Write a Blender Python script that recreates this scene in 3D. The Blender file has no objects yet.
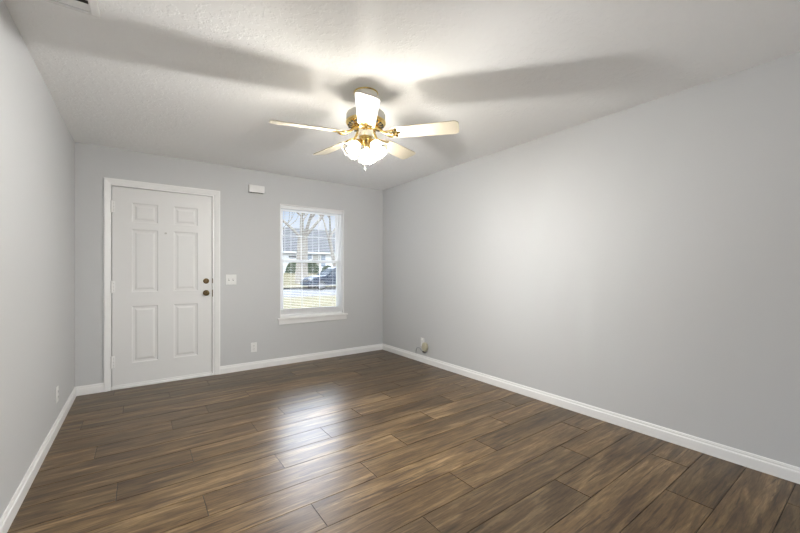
import bpy, bmesh, math, random
from mathutils import Vector, Matrix
random.seed(7)
PI = math.pi
SC = bpy.context.scene
COL = SC.collection

# ------------------------------------------------------------------ camera
YAW = 0.626108
cam_d = bpy.data.cameras.new('camera')
cam = bpy.data.objects.new('camera', cam_d)
COL.objects.link(cam)
cam.location = (0.5071, 0.0, 1.1978)
cam.rotation_euler = (PI / 2, 0, -YAW)
cam_d.sensor_width = 36.0
cam_d.lens = 359.57 * 36.0 / 800.0
cam_d.shift_y = 4.7 / 800.0
cam_d.clip_start = 0.02
cam_d.clip_end = 400
SC.camera = cam

# ------------------------------------------------------------------ exposure
SC.view_settings.view_transform = 'Standard'
SC.view_settings.look = 'None'
SC.view_settings.exposure = 0.0
SC.view_settings.gamma = 1.0
SC.view_settings.use_curve_mapping = False
SC.cycles.use_denoising = True
SC.cycles.max_bounces = 10
SC.cycles.diffuse_bounces = 6
SC.cycles.transparent_max_bounces = 16
SC.cycles.sample_clamp_indirect = 6.0
SC.cycles.blur_glossy = 0.5

# ------------------------------------------------------------------ tuning values
BULB_RADIANCE = 2750.0
BULB_COLOR = (1.0, 0.985, 0.95)
REAR_POWER = 2.0
UP_FILL_POWER = 46.0
SKY_LOW = 1.05
GLOW = 38.0
SKY_HIGH = 6.0

# ------------------------------------------------------------------ sky
world = bpy.data.worlds.new('sky')
SC.world = world
world.use_nodes = True
nt = world.node_tree
nt.nodes.clear()
wo = nt.nodes.new('ShaderNodeOutputWorld')
bg = nt.nodes.new('ShaderNodeBackground')
tc = nt.nodes.new('ShaderNodeTexCoord')
sep = nt.nodes.new('ShaderNodeSeparateXYZ')
nt.links.new(tc.outputs['Generated'], sep.inputs[0])
ramp = nt.nodes.new('ShaderNodeValToRGB')
nt.links.new(sep.outputs['Z'], ramp.inputs['Fac'])
ramp.color_ramp.elements[0].position = 0.0
ramp.color_ramp.elements[0].color = (0.72, 0.80, 0.90, 1)
ramp.color_ramp.elements[1].position = 0.5
ramp.color_ramp.elements[1].color = (0.42, 0.60, 0.90, 1)
e = ramp.color_ramp.elements.new(0.10)
e.color = (0.56, 0.70, 0.90, 1)
noi = nt.nodes.new('ShaderNodeTexNoise')
noi.inputs['Scale'].default_value = 5.0
noi.inputs['Detail'].default_value = 5.0
nt.links.new(tc.outputs['Generated'], noi.inputs['Vector'])
cr2 = nt.nodes.new('ShaderNodeValToRGB')
cr2.color_ramp.elements[0].position = 0.45
cr2.color_ramp.elements[1].position = 0.68
nt.links.new(noi.outputs['Fac'], cr2.inputs['Fac'])
mx = nt.nodes.new('ShaderNodeMixRGB')
nt.links.new(cr2.outputs['Color'], mx.inputs['Fac'])
nt.links.new(ramp.outputs['Color'], mx.inputs['Color1'])
mx.inputs['Color2'].default_value = (0.92, 0.94, 0.97, 1)
# bright sky patch added above the window view to give the floor glare
az, el = math.radians(21.0), math.radians(23.5)
gd = (math.sin(az) * math.cos(el), math.cos(az) * math.cos(el), math.sin(el))
dot = nt.nodes.new('ShaderNodeVectorMath')
dot.operation = 'DOT_PRODUCT'
nt.links.new(tc.outputs['Generated'], dot.inputs[0])
dot.inputs[1].default_value = gd
mr = nt.nodes.new('ShaderNodeMapRange')
mr.interpolation_type = 'SMOOTHERSTEP'
mr.inputs['From Min'].default_value = math.cos(math.radians(15))
mr.inputs['From Max'].default_value = math.cos(math.radians(6))
mr.inputs['To Min'].default_value = 0.0
mr.inputs['To Max'].default_value = GLOW
nt.links.new(dot.outputs['Value'], mr.inputs['Value'])
vs = nt.nodes.new('ShaderNodeVectorMath')
vs.operation = 'SCALE'
vs.inputs[0].default_value = (0.84, 0.93, 1.06)
nt.links.new(mr.outputs['Result'], vs.inputs['Scale'])
sc1 = nt.nodes.new('ShaderNodeVectorMath')
sc1.operation = 'SCALE'
nt.links.new(mx.outputs['Color'], sc1.inputs[0])
sc1.inputs['Scale'].default_value = SKY_LOW
ad = nt.nodes.new('ShaderNodeVectorMath')
ad.operation = 'ADD'
nt.links.new(sc1.outputs['Vector'], ad.inputs[0])
nt.links.new(vs.outputs['Vector'], ad.inputs[1])
# upper sky brightened, above the view, for more daylight through the window
mh_ = nt.nodes.new('ShaderNodeMapRange')
mh_.interpolation_type = 'SMOOTHSTEP'
mh_.inputs['From Min'].default_value = math.sin(math.radians(11))
mh_.inputs['From Max'].default_value = math.sin(math.radians(20))
mh_.inputs['To Max'].default_value = SKY_HIGH
nt.links.new(sep.outputs['Z'], mh_.inputs['Value'])
vh = nt.nodes.new('ShaderNodeVectorMath')
vh.operation = 'SCALE'
vh.inputs[0].default_value = (0.88, 0.955, 1.04)
nt.links.new(mh_.outputs['Result'], vh.inputs['Scale'])
ad2 = nt.nodes.new('ShaderNodeVectorMath')
nt.links.new(ad.outputs['Vector'], ad2.inputs[0])
nt.links.new(vh.outputs['Vector'], ad2.inputs[1])
nt.links.new(ad2.outputs['Vector'], bg.inputs['Color'])
nt.links.new(bg.outputs['Background'], wo.inputs['Surface'])

# ------------------------------------------------------------------ room numbers
W, D, H = 3.526, 4.625, 2.44
REAR = -2.3
T = 0.16                       # wall thickness
DX0, DX1, DZ = 0.274, 1.184, 2.061   # door opening
WX0, WX1, WZ0, WZ1 = 1.958, 2.866, 0.60, 2.062   # window opening

# window portal for cleaner daylight
pl = bpy.data.lights.new('window_portal', 'AREA')
pl.shape = 'RECTANGLE'
pl.size, pl.size_y = WX1 - WX0, WZ1 - WZ0
pl.cycles.is_portal = True
plo = bpy.data.objects.new('window_portal', pl)
COL.objects.link(plo)
plo.location = ((WX0 + WX1) / 2, D + 0.155, (WZ0 + WZ1) / 2)
plo.rotation_euler = (-PI / 2, 0, 0)

# added fill lamp outside the rear opening, behind the camera
RX0, RX1, RZ1 = 0.70, 2.85, 2.06
dl = bpy.data.lights.new('rear_fill', 'AREA')
dl.shape = 'RECTANGLE'
dl.size, dl.size_y = RX1 - RX0 - 0.1, RZ1 - 0.15
dl.energy = REAR_POWER
dl.color = (0.97, 0.985, 1.0)
dlo = bpy.data.objects.new('rear_fill', dl)
COL.objects.link(dlo)
dlo.location = ((RX0 + RX1) / 2, REAR - T - 0.05, RZ1 / 2 + 0.03)
dlo.rotation_euler = (PI / 2, 0, 0)

# second added lamp, tilted up through that opening to brighten the ceiling
pb = bpy.data.lights.new('rear_up_fill', 'AREA')
pb.shape = 'RECTANGLE'
pb.size, pb.size_y = 2.6, 1.6
pb.energy = UP_FILL_POWER
pb.color = (1.0, 0.985, 0.96)
pbo = bpy.data.objects.new('rear_up_fill', pb)
COL.objects.link(pbo)
pbo.location = ((RX0 + RX1) / 2, REAR - 1.35, 0.0)
pbo.rotation_euler = (PI - math.radians(30), 0, 0)

# ------------------------------------------------------------------ helpers
def link(name, bm, mat, parent=None, smooth=False, kind=None):
    me = bpy.data.meshes.new(name)
    bmesh.ops.recalc_face_normals(bm, faces=bm.faces)
    if smooth:
        for f in bm.faces:
            f.smooth = True
    bm.to_mesh(me)
    bm.free()
    for m in (mat if isinstance(mat, (list, tuple)) else [mat]):
        me.materials.append(m)
    if smooth:
        try:
            me.set_sharp_from_angle(angle=math.radians(40))
        except Exception:
            pass
    o = bpy.data.objects.new(name, me)
    COL.objects.link(o)
    if parent is not None:
        o.parent = parent
    if kind:
        o['kind'] = kind
    return o

def struct(name, bm, mat, smooth=False):
    return link(name, bm, mat, None, smooth, 'structure')

def thing(name, label, cat, loc, rz=0.0, group=None):
    o = bpy.data.objects.new(name, None)
    COL.objects.link(o)
    o.empty_display_size = 0.1
    o.location = loc
    o.rotation_euler = (0, 0, rz)
    return tag(o, label, cat, group)

def tag(o, label, cat, group=None):
    o['label'] = label
    o['category'] = cat
    if group:
        o['group'] = group
    return o

def box(bm, a, b, bevel=0.0, seg=2, mi=0):
    x0, y0, z0 = a
    x1, y1, z1 = b
    vs = [bm.verts.new(p) for p in ((x0, y0, z0), (x1, y0, z0), (x1, y1, z0), (x0, y1, z0),
                                    (x0, y0, z1), (x1, y0, z1), (x1, y1, z1), (x0, y1, z1))]
    fs = [bm.faces.new([vs[i] for i in f]) for f in ((3, 2, 1, 0), (4, 5, 6, 7), (0, 1, 5, 4),
                                                     (1, 2, 6, 5), (2, 3, 7, 6), (3, 0, 4, 7))]
    for f in fs:
        f.material_index = mi
    if bevel > 0:
        es = list({e for f in fs for e in f.edges})
        bmesh.ops.bevel(bm, geom=es, offset=bevel, segments=seg, profile=0.5, affect='EDGES')
    return vs

def prism(bm, pts, axis, a, b):
    """extrude a 2D outline along axis 0/1/2 from a to b"""
    def mk(p, t):
        q = list(p)
        q.insert(axis, t)
        return bm.verts.new(q)
    A = [mk(p, a) for p in pts]
    B = [mk(p, b) for p in pts]
    n = len(pts)
    bm.faces.new(A)
    bm.faces.new(B[::-1])
    for i in range(n):
        bm.faces.new((A[i], B[i], B[(i + 1) % n], A[(i + 1) % n]))

def frame_basis(d):
    d = Vector(d).normalized()
    up = Vector((0, 0, 1)) if abs(d.z) < 0.95 else Vector((1, 0, 0))
    u = d.cross(up).normalized()
    return u, u.cross(d).normalized()

def tube(bm, path, rad, n=8, cap=True):
    path = [Vector(p) for p in path]
    if not isinstance(rad, (list, tuple)):
        rad = [rad] * len(path)
    rings = []
    for i, p in enumerate(path):
        d = path[min(i + 1, len(path) - 1)] - path[max(i - 1, 0)]
        u, v = frame_basis(d)
        if rings:
            # keep the frame from flipping
            u = (pu - d.normalized() * pu.dot(d.normalized())).normalized()
            v = u.cross(d.normalized()).normalized()
        pu = u
        rings.append([bm.verts.new(p + (u * math.cos(2 * PI * k / n) + v * math.sin(2 * PI * k / n)) * rad[i])
                      for k in range(n)])
    for a, b in zip(rings, rings[1:]):
        for k in range(n):
            bm.faces.new((a[k], a[(k + 1) % n], b[(k + 1) % n], b[k]))
    if cap:
        bm.faces.new(rings[0][::-1])
        bm.faces.new(rings[-1])

def lathe(bm, prof, n=32, mat=None, close=True):
    """prof: list of (r, z) ; revolved about z, then transformed by mat"""
    rings = []
    for r, z in prof:
        if r < 1e-5:
            rings.append([bm.verts.new((0, 0, z))])
        else:
            rings.append([bm.verts.new((r * math.cos(2 * PI * k / n), r * math.sin(2 * PI * k / n), z)) for k in range(n)])
    for a, b in zip(rings, rings[1:]):
        for k in range(n):
            k2 = (k + 1) % n
            if len(a) == 1 and len(b) == 1:
                continue
            if len(a) == 1:
                bm.faces.new((a[0], b[k2], b[k]))
            elif len(b) == 1:
                bm.faces.new((a[k], a[k2], b[0]))
            else:
                bm.faces.new((a[k], a[k2], b[k2], b[k]))
    vs = [v for r in rings for v in r]
    if mat is not None:
        bmesh.ops.transform(bm, matrix=mat, verts=vs)
    return vs

def axis_mat(origin, direction):
    """z axis -> direction, at origin"""
    return Matrix.Translation(Vector(origin)) @ Vector(direction).to_track_quat('Z', 'Y').to_matrix().to_4x4()

# ------------------------------------------------------------------ materials
def pmat(name, col, rough=0.5, metal=0.0, spec=0.5, bump=None, vary=None):
    m = bpy.data.materials.new(name)
    m.use_nodes = True
    n = m.node_tree
    b = n.nodes['Principled BSDF']
    b.inputs['Base Color'].default_value = (*col, 1)
    b.inputs['Roughness'].default_value = rough
    b.inputs['Metallic'].default_value = metal
    b.inputs['Specular IOR Level'].default_value = spec
    tcn = n.nodes.new('ShaderNodeTexCoord')
    if bump:
        scale, strength, dist = bump
        t = n.nodes.new('ShaderNodeTexNoise')
        t.inputs['Scale'].default_value = scale
        t.inputs['Detail'].default_value = 3
        n.links.new(tcn.outputs['Object'], t.inputs['Vector'])
        bp = n.nodes.new('ShaderNodeBump')
        bp.inputs['Strength'].default_value = strength
        bp.inputs['Distance'].default_value = dist
        n.links.new(t.outputs['Fac'], bp.inputs['Height'])
        n.links.new(bp.outputs['Normal'], b.inputs['Normal'])
    if vary:
        scale, amt = vary
        t = n.nodes.new('ShaderNodeTexNoise')
        t.inputs['Scale'].default_value = scale
        t.inputs['Detail'].default_value = 4
        n.links.new(tcn.outputs['Object'], t.inputs['Vector'])
        r = n.nodes.new('ShaderNodeValToRGB')
        r.color_ramp.elements[0].position = 0.3
        r.color_ramp.elements[1].position = 0.7
        r.color_ramp.elements[0].color = (*[c * (1 - amt) for c in col], 1)
        r.color_ramp.elements[1].color = (*[min(1, c * (1 + amt)) for c in col], 1)
        n.links.new(t.outputs['Fac'], r.inputs['Fac'])
        n.links.new(r.outputs['Color'], b.inputs['Base Color'])
    return m

M_wall = pmat('grey_wall_paint', (0.590, 0.596, 0.602), 0.6, spec=0.3, bump=(220, 0.06, 0.002))
M_trim = pmat('white_trim_paint', (0.87, 0.87, 0.865), 0.35, bump=(60, 0.02, 0.001))
M_door = pmat('white_door_paint', (0.78, 0.78, 0.775), 0.4, bump=(90, 0.02, 0.001))
M_vinyl = pmat('white_window_vinyl', (0.90, 0.91, 0.92), 0.35, vary=(3, 0.02))
M_slat = pmat('white_blind_slat', (0.90, 0.91, 0.92), 0.7, spec=0.1, vary=(6, 0.02))
M_plastic = pmat('white_plastic', (0.82, 0.82, 0.81), 0.3, vary=(30, 0.02))
M_dark = pmat('dark_slot', (0.03, 0.028, 0.025), 0.6, vary=(30, 0.1))
M_gap = pmat('brown_seal', (0.06, 0.055, 0.05), 0.8, vary=(30, 0.1))  # dark brown of the plank joints and the seal round the door
M_brass = pmat('polished_brass', (0.83, 0.62, 0.24), 0.16, metal=1.0, vary=(14, 0.06))
M_oldbrass = pmat('antique_brass', (0.17, 0.115, 0.055), 0.28, metal=1.0, vary=(60, 0.4))
M_steel = pmat('satin_steel', (0.55, 0.54, 0.52), 0.3, metal=1.0, vary=(30, 0.05))
M_enamel = pmat('ivory_enamel', (0.80, 0.78, 0.72), 0.22, vary=(10, 0.02))
M_blade = pmat('cream_fan_blade', (0.56, 0.505, 0.395), 0.38, vary=(8, 0.03))
M_vent = pmat('white_vent_enamel', (0.75, 0.75, 0.74), 0.4, vary=(10, 0.02))
M_beige = pmat('beige_adapter_plastic', (0.55, 0.52, 0.38), 0.45, vary=(40, 0.06))
M_cable = pmat('grey_cable_sheath', (0.30, 0.32, 0.34), 0.5, vary=(40, 0.1))

def ceiling_mat():
    m = pmat('textured_white_ceiling', (0.91, 0.915, 0.915), 0.85, spec=0.2)
    n = m.node_tree
    b = n.nodes['Principled BSDF']
    t = n.nodes.new('ShaderNodeTexCoord')
    a = n.nodes.new('ShaderNodeTexNoise')
    a.inputs['Scale'].default_value = 26
    a.inputs['Detail'].default_value = 4
    a.inputs['Roughness'].default_value = 0.6
    n.links.new(t.outputs['Object'], a.inputs['Vector'])
    r = n.nodes.new('ShaderNodeValToRGB')
    r.color_ramp.elements[0].position = 0.50
    r.color_ramp.elements[1].position = 0.58
    n.links.new(a.outputs['Fac'], r.inputs['Fac'])
    bp = n.nodes.new('ShaderNodeBump')
    bp.inputs['Strength'].default_value = 0.3
    bp.inputs['Distance'].default_value = 0.004
    n.links.new(r.outputs['Color'], bp.inputs['Height'])
    n.links.new(bp.outputs['Normal'], b.inputs['Normal'])
    return m
M_ceil = ceiling_mat()

def floor_mat():
    m = bpy.data.materials.new('brown_laminate_planks')
    m.use_nodes = True
    n = m.node_tree
    L = n.links.new
    b = n.nodes['Principled BSDF']
    t = n.nodes.new('ShaderNodeTexCoord')
    at = n.nodes.new('ShaderNodeAttribute')
    at.attribute_name = 'plank_tint'
    sp = n.nodes.new('ShaderNodeSeparateColor')
    L(at.outputs['Color'], sp.inputs[0])
    # shift the grain for each plank
    off = n.nodes.new('ShaderNodeVectorMath')
    off.operation = 'MULTIPLY'
    L(at.outputs['Color'], off.inputs[0])
    off.inputs[1].default_value = (37.0, 19.0, 53.0)
    add = n.nodes.new('ShaderNodeVectorMath')
    L(t.outputs['Object'], add.inputs[0])
    L(off.outputs['Vector'], add.inputs[1])
    def stretched(sx, sy, detail, dist, rough=0.55):
        mp = n.nodes.new('ShaderNodeMapping')
        mp.inputs['Scale'].default_value = (sx, sy, 1)
        L(add.outputs['Vector'], mp.inputs['Vector'])
        x = n.nodes.new('ShaderNodeTexNoise')
        x.inputs['Scale'].default_value = 1.0
        x.inputs['Detail'].default_value = detail
        x.inputs['Roughness'].default_value = rough
        x.inputs['Distortion'].default_value = dist
        L(mp.outputs['Vector'], x.inputs['Vector'])
        return x
    broad = stretched(1.5, 15.0, 6, 1.1, 0.6)
    fine = stretched(7.0, 75.0, 4, 0.5, 0.7)
    dark = stretched(1.6, 28.0, 6, 1.8, 0.65)
    ramp = n.nodes.new('ShaderNodeValToRGB')
    cr = ramp.color_ramp
    cr.elements[0].position = 0.28
    cr.elements[0].color = (0.045, 0.026, 0.013, 1)
    cr.elements[1].position = 0.74
    cr.elements[1].color = (0.252, 0.175, 0.093, 1)
    q = cr.elements.new(0.52)
    q.color = (0.114, 0.072, 0.034, 1)
    L(broad.outputs['Fac'], ramp.inputs['Fac'])
    # fine grain
    fr = n.nodes.new('ShaderNodeMapRange')
    fr.inputs['From Min'].default_value = 0.25
    fr.inputs['From Max'].default_value = 0.75
    fr.inputs['To Min'].default_value = 0.42
    fr.inputs['To Max'].default_value = 1.52
    L(fine.outputs['Fac'], fr.inputs['Value'])
    m1 = n.nodes.new('ShaderNodeVectorMath')
    m1.operation = 'SCALE'
    L(ramp.outputs['Color'], m1.inputs[0])
    L(fr.outputs['Result'], m1.inputs['Scale'])
    # knots and dark streaks
    dr = n.nodes.new('ShaderNodeValToRGB')
    dr.color_ramp.elements[0].position = 0.55
    dr.color_ramp.elements[0].color = (0, 0, 0, 1)
    dr.color_ramp.elements[1].position = 0.66
    dr.color_ramp.elements[1].color = (1, 1, 1, 1)
    L(dark.outputs['Fac'], dr.inputs['Fac'])
    dm = n.nodes.new('ShaderNodeMath')
    dm.operation = 'MULTIPLY'
    dm.inputs[1].default_value = 0.88
    L(dr.outputs['Color'], dm.inputs[0])
    mxn = n.nodes.new('ShaderNodeMixRGB')
    L(dm.outputs[0], mxn.inputs['Fac'])
    L(m1.outputs['Vector'], mxn.inputs['Color1'])
    mxn.inputs['Color2'].default_value = (0.028, 0.016, 0.008, 1)
    # tint of each plank
    pr = n.nodes.new('ShaderNodeMapRange')
    pr.inputs['To Min'].default_value = 0.74
    pr.inputs['To Max'].default_value = 1.28
    L(sp.outputs[0], pr.inputs['Value'])
    m2 = n.nodes.new('ShaderNodeVectorMath')
    m2.operation = 'SCALE'
    L(mxn.outputs['Color'], m2.inputs[0])
    L(pr.outputs['Result'], m2.inputs['Scale'])
    L(m2.outputs['Vector'], b.inputs['Base Color'])
    b.inputs['Roughness'].default_value = 0.33
    b.inputs['IOR'].default_value = 1.5
    b.inputs['Specular IOR Level'].default_value = 0.36
    bp = n.nodes.new('ShaderNodeBump')
    bp.inputs['Strength'].default_value = 0.12
    bp.inputs['Distance'].default_value = 0.001
    L(fine.outputs['Fac'], bp.inputs['Height'])
    L(bp.outputs['Normal'], b.inputs['Normal'])
    return m
M_floor = floor_mat()

def glass_mat(name='window_glass', tint=(1, 1, 1)):
    m = bpy.data.materials.new(name)
    m.use_nodes = True
    n = m.node_tree
    n.nodes.clear()
    o = n.nodes.new('ShaderNodeOutputMaterial')
    tr = n.nodes.new('ShaderNodeBsdfTransparent')
    tr.inputs['Color'].default_value = (*tint, 1)
    gl = n.nodes.new('ShaderNodeBsdfGlossy')
    gl.inputs['Roughness'].default_value = 0.02
    fr = n.nodes.new('ShaderNodeFresnel')
    fr.inputs['IOR'].default_value = 1.3
    mx = n.nodes.new('ShaderNodeMixShader')
    n.links.new(fr.outputs[0], mx.inputs['Fac'])
    n.links.new(tr.outputs[0], mx.inputs[1])
    n.links.new(gl.outputs[0], mx.inputs[2])
    n.links.new(mx.outputs[0], o.inputs['Surface'])
    return m
M_glass = glass_mat()

def shade_mat():
    m = bpy.data.materials.new('frosted_lamp_glass')
    m.use_nodes = True
    n = m.node_tree
    n.nodes.clear()
    o = n.nodes.new('ShaderNodeOutputMaterial')
    tr = n.nodes.new('ShaderNodeBsdfTransparent')
    tr.inputs['Color'].default_value = (0.42, 0.41, 0.40, 1)
    tl = n.nodes.new('ShaderNodeBsdfTranslucent')
    tl.inputs['Color'].default_value = (0.9, 0.88, 0.82, 1)
    gl = n.nodes.new('ShaderNodeBsdfGlossy')
    gl.inputs['Roughness'].default_value = 0.08
    fa = n.nodes.new('ShaderNodeAttribute')
    fa.attribute_name = 'clear'
    fr = n.nodes.new('ShaderNodeMixRGB')      # frosted at the neck, clearer towards the rim
    fr.inputs['Color1'].default_value = (0.27, 0.262, 0.248, 1)
    fr.inputs['Color2'].default_value = (0.80, 0.79, 0.77, 1)
    n.links.new(fa.outputs['Fac'], fr.inputs['Fac'])
    n.links.new(fr.outputs['Color'], tr.inputs['Color'])
    m1 = n.nodes.new('ShaderNodeMixShader')
    m1.inputs['Fac'].default_value = 0.18
    m2 = n.nodes.new('ShaderNodeMixShader')
    m2.inputs['Fac'].default_value = 0.06
    n.links.new(tr.outputs[0], m1.inputs[1])
    n.links.new(tl.outputs[0], m1.inputs[2])
    n.links.new(m1.outputs[0], m2.inputs[1])
    n.links.new(gl.outputs[0], m2.inputs[2])
    n.links.new(m2.outputs[0], o.inputs['Surface'])
    return m
M_shade = shade_mat()

def emit_mat(name, col, s):
    m = bpy.data.materials.new(name)
    m.use_nodes = True
    n = m.node_tree
    n.nodes.clear()
    o = n.nodes.new('ShaderNodeOutputMaterial')
    e = n.nodes.new('ShaderNodeEmission')
    e.inputs['Color'].default_value = (*col, 1)
    e.inputs['Strength'].default_value = s
    n.links.new(e.outputs[0], o.inputs['Surface'])
    return m
M_bulb = emit_mat('lit_bulb', BULB_COLOR, BULB_RADIANCE)

# ------------------------------------------------------------------ floor of separate planks in one mesh
def build_floor():
    bm = bmesh.new()
    box(bm, (-T, REAR - T, -0.12), (W + T, D + T, -0.003))
    cl = bm.loops.layers.float_color.new('plank_tint')
    for f in bm.faces:
        f.material_index = 1
    pitch, y0, LEN, gap = 0.205, 0.13, 1.22, 0.0020
    known = {13: 0.0, 14: 0.27, 15: 0.71, 16: 0.98, 17: 0.14, 18: 0.39, 19: 0.74, 20: 1.1, 21: 0.3, 22: 0.6}
    for k in range(-12, 23):
        ya, yb = y0 + k * pitch, y0 + (k + 1) * pitch
        ya, yb = max(ya, REAR), min(yb, D)
        if yb - ya < 0.01:
            continue
        ph = known.get(k, (0.78, 0.0, 0.405)[k % 3])
        x = ph - 2 * LEN
        while x < W:
            xa, xb = max(x, 0.0), min(x + LEN, W)
            x += LEN
            if xb - xa < 0.004:
                continue
            vs = [bm.verts.new(p) for p in ((xa + gap, ya + gap, 0), (xb - gap, ya + gap, 0),
                                            (xb - gap, yb - gap, 0), (xa + gap, yb - gap, 0))]
            lo = [bm.verts.new((v.co.x, v.co.y, -0.003)) for v in vs]
            r = (random.random(), random.random(), random.random(), 1)
            fs = [bm.faces.new(vs)]
            for i in range(4):
                fs.append(bm.faces.new((vs[i], lo[i], lo[(i + 1) % 4], vs[(i + 1) % 4])))
            for f in fs:
                for lp in f.loops:
                    lp[cl] = r
    return struct('floor', bm, [M_floor, M_gap])
build_floor()

# ------------------------------------------------------------------ shell
bm = bmesh.new(); box(bm, (-T, REAR - T, H), (W + T, D + T, H + 0.15)); struct('ceiling', bm, M_ceil)
bm = bmesh.new(); box(bm, (-T, REAR - T, 0), (0, D + T, H)); struct('wall_left', bm, M_wall)
bm = bmesh.new(); box(bm, (W, REAR - T, 0), (W + T, D + T, H)); struct('wall_right', bm, M_wall)

def wall_with_holes(name, x0, x1, z0, z1, y0, y1, holes, mat):
    bm = bmesh.new()
    xs = sorted({x0, x1, *[h[0] for h in holes], *[h[1] for h in holes]})
    zs = sorted({z0, z1, *[h[2] for h in holes], *[h[3] for h in holes]})
    def solid(i, j):
        if not (0 <= i < len(xs) - 1 and 0 <= j < len(zs) - 1):
            return False
        cx, cz = (xs[i] + xs[i + 1]) / 2, (zs[j] + zs[j + 1]) / 2
        return not any(h[0] < cx < h[1] and h[2] < cz < h[3] for h in holes)
    V = {}
    def v(i, j, y):
        k = (i, j, y)
        if k not in V:
            V[k] = bm.verts.new((xs[i], y, zs[j]))
        return V[k]
    for i in range(len(xs) - 1):
        for j in range(len(zs) - 1):
            if not solid(i, j):
                continue
            bm.faces.new((v(i, j, y0), v(i + 1, j, y0), v(i + 1, j + 1, y0), v(i, j + 1, y0)))
            bm.faces.new((v(i, j, y1), v(i, j + 1, y1), v(i + 1, j + 1, y1), v(i + 1, j, y1)))
            if not solid(i - 1, j):
                bm.faces.new((v(i, j, y0), v(i, j + 1, y0), v(i, j + 1, y1), v(i, j, y1)))
            if not solid(i + 1, j):
                bm.faces.new((v(i + 1, j, y0), v(i + 1, j, y1), v(i + 1, j + 1, y1), v(i + 1, j + 1, y0)))
            if not solid(i, j - 1):
                bm.faces.new((v(i, j, y0), v(i, j, y1), v(i + 1, j, y1), v(i + 1, j, y0)))
            if not solid(i, j + 1):
                bm.faces.new((v(i, j + 1, y0), v(i + 1, j + 1, y0), v(i + 1, j + 1, y1), v(i, j + 1, y1)))
    return struct(name, bm, mat)
wall_with_holes('wall_back', 0, W, 0, H, D, D + T,
                [(DX0 - 0.02, DX1 + 0.02, 0, DZ + 0.02), (WX0, WX1, WZ0, WZ1)], M_wall)

wall_with_holes('wall_rear', 0, W, 0, H, REAR - T, REAR, [(RX0, RX1, 0, RZ1)], M_wall)

# ------------------------------------------------------------------ baseboards
BH = 0.0887
BP = [(0, 0), (0.014, 0), (0.014, 0.058), (0.0125, 0.064), (0.0085, 0.068), (0.0085, 0.078), (0.005, BH), (0, BH)]
CX0, CX1 = 0.215, 1.263
bm = bmesh.new()
prism(bm, [(d, z) for d, z in BP], 1, REAR, D)
struct('baseboard_left', bm, M_trim)
bm = bmesh.new()
prism(bm, [(W - d, z) for d, z in BP], 1, REAR, D)
struct('baseboard_right', bm, M_trim)
bm = bmesh.new()
prism(bm, [(D - d, z) for d, z in BP], 0, 0.0086, CX0)
prism(bm, [(D - d, z) for d, z in BP], 0, CX1, W - 0.0086)
struct('baseboard_back', bm, M_trim)
bm = bmesh.new()
prism(bm, [(REAR + d, z) for d, z in BP], 0, 0.0086, RX0 - 0.06)
prism(bm, [(REAR + d, z) for d, z in BP], 0, RX1 + 0.06, W - 0.0086)
struct('baseboard_rear', bm, M_trim)

# ------------------------------------------------------------------ front door
door = bpy.data.objects.new('door_1', None)
COL.objects.link(door)
door.location = ((DX0 + DX1) / 2, D, 0)
door['kind'] = 'structure'
door['label'] = 'white six panel front door with brass knob and deadbolt'
def dpart(name, bm, mat, parent=None, smooth=False):
    o = link(name, bm, mat, parent or door, smooth)
    if parent is None:
        o.matrix_parent_inverse = Matrix.Translation(-door.location)
    return o
# casing: profiled boards on the three sides
bm = bmesh.new()
cp = [(0, 0), (0, 0.016), (0.012, 0.018), (0.034, 0.013), (0.046, 0.010), (0.054, 0.008), (0.056, 0.0)]
def casing_leg(bm, pts, path):
    rings = []
    for (x, z), (nx, nz) in path:
        rings.append([bm.verts.new((x + nx * a, D - h, z + nz * a)) for a, h in pts])
    n = len(pts)
    for a, b in zip(rings, rings[1:]):
        for k in range(n):
            bm.faces.new((a[k], a[(k + 1) % n], b[(k + 1) % n], b[k]))
    bm.faces.new(rings[0])
    bm.faces.new(rings[-1][::-1])
CT = 2.130
casing_leg(bm, cp, [((CX0, 0), (1, 0)), ((CX0, CT), (1, -1)), ((CX1, CT), (-1, -1)), ((CX1, 0), (-1, 0))])
dpart('door_casing', bm, M_trim)
# jamb lining with the stop behind the slab
bm = bmesh.new()
box(bm, (DX0 - 0.02, D - 0.004, 0), (DX0, D + T, DZ + 0.02))
box(bm, (DX1, D - 0.004, 0), (DX1 + 0.02, D + T, DZ + 0.02))
box(bm, (DX0, D - 0.004, DZ), (DX1, D + T, DZ + 0.02))
dpart('door_jamb', bm, M_trim)
bm = bmesh.new()
box(bm, (DX0, D + 0.056, 0.02), (DX0 + 0.02, D + 0.075, DZ))
box(bm, (DX1 - 0.02, D + 0.056, 0.02), (DX1, D + 0.075, DZ))
box(bm, (DX0 + 0.02, D + 0.056, DZ - 0.02), (DX1 - 0.02, D + 0.075, DZ))
dpart('weather_seal', bm, M_gap)
bm = bmesh.new()
box(bm, (DX0, D - 0.010, 0.0), (DX1, D + T, 0.022), 0.004)
dpart('threshold', bm, M_trim)
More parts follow.
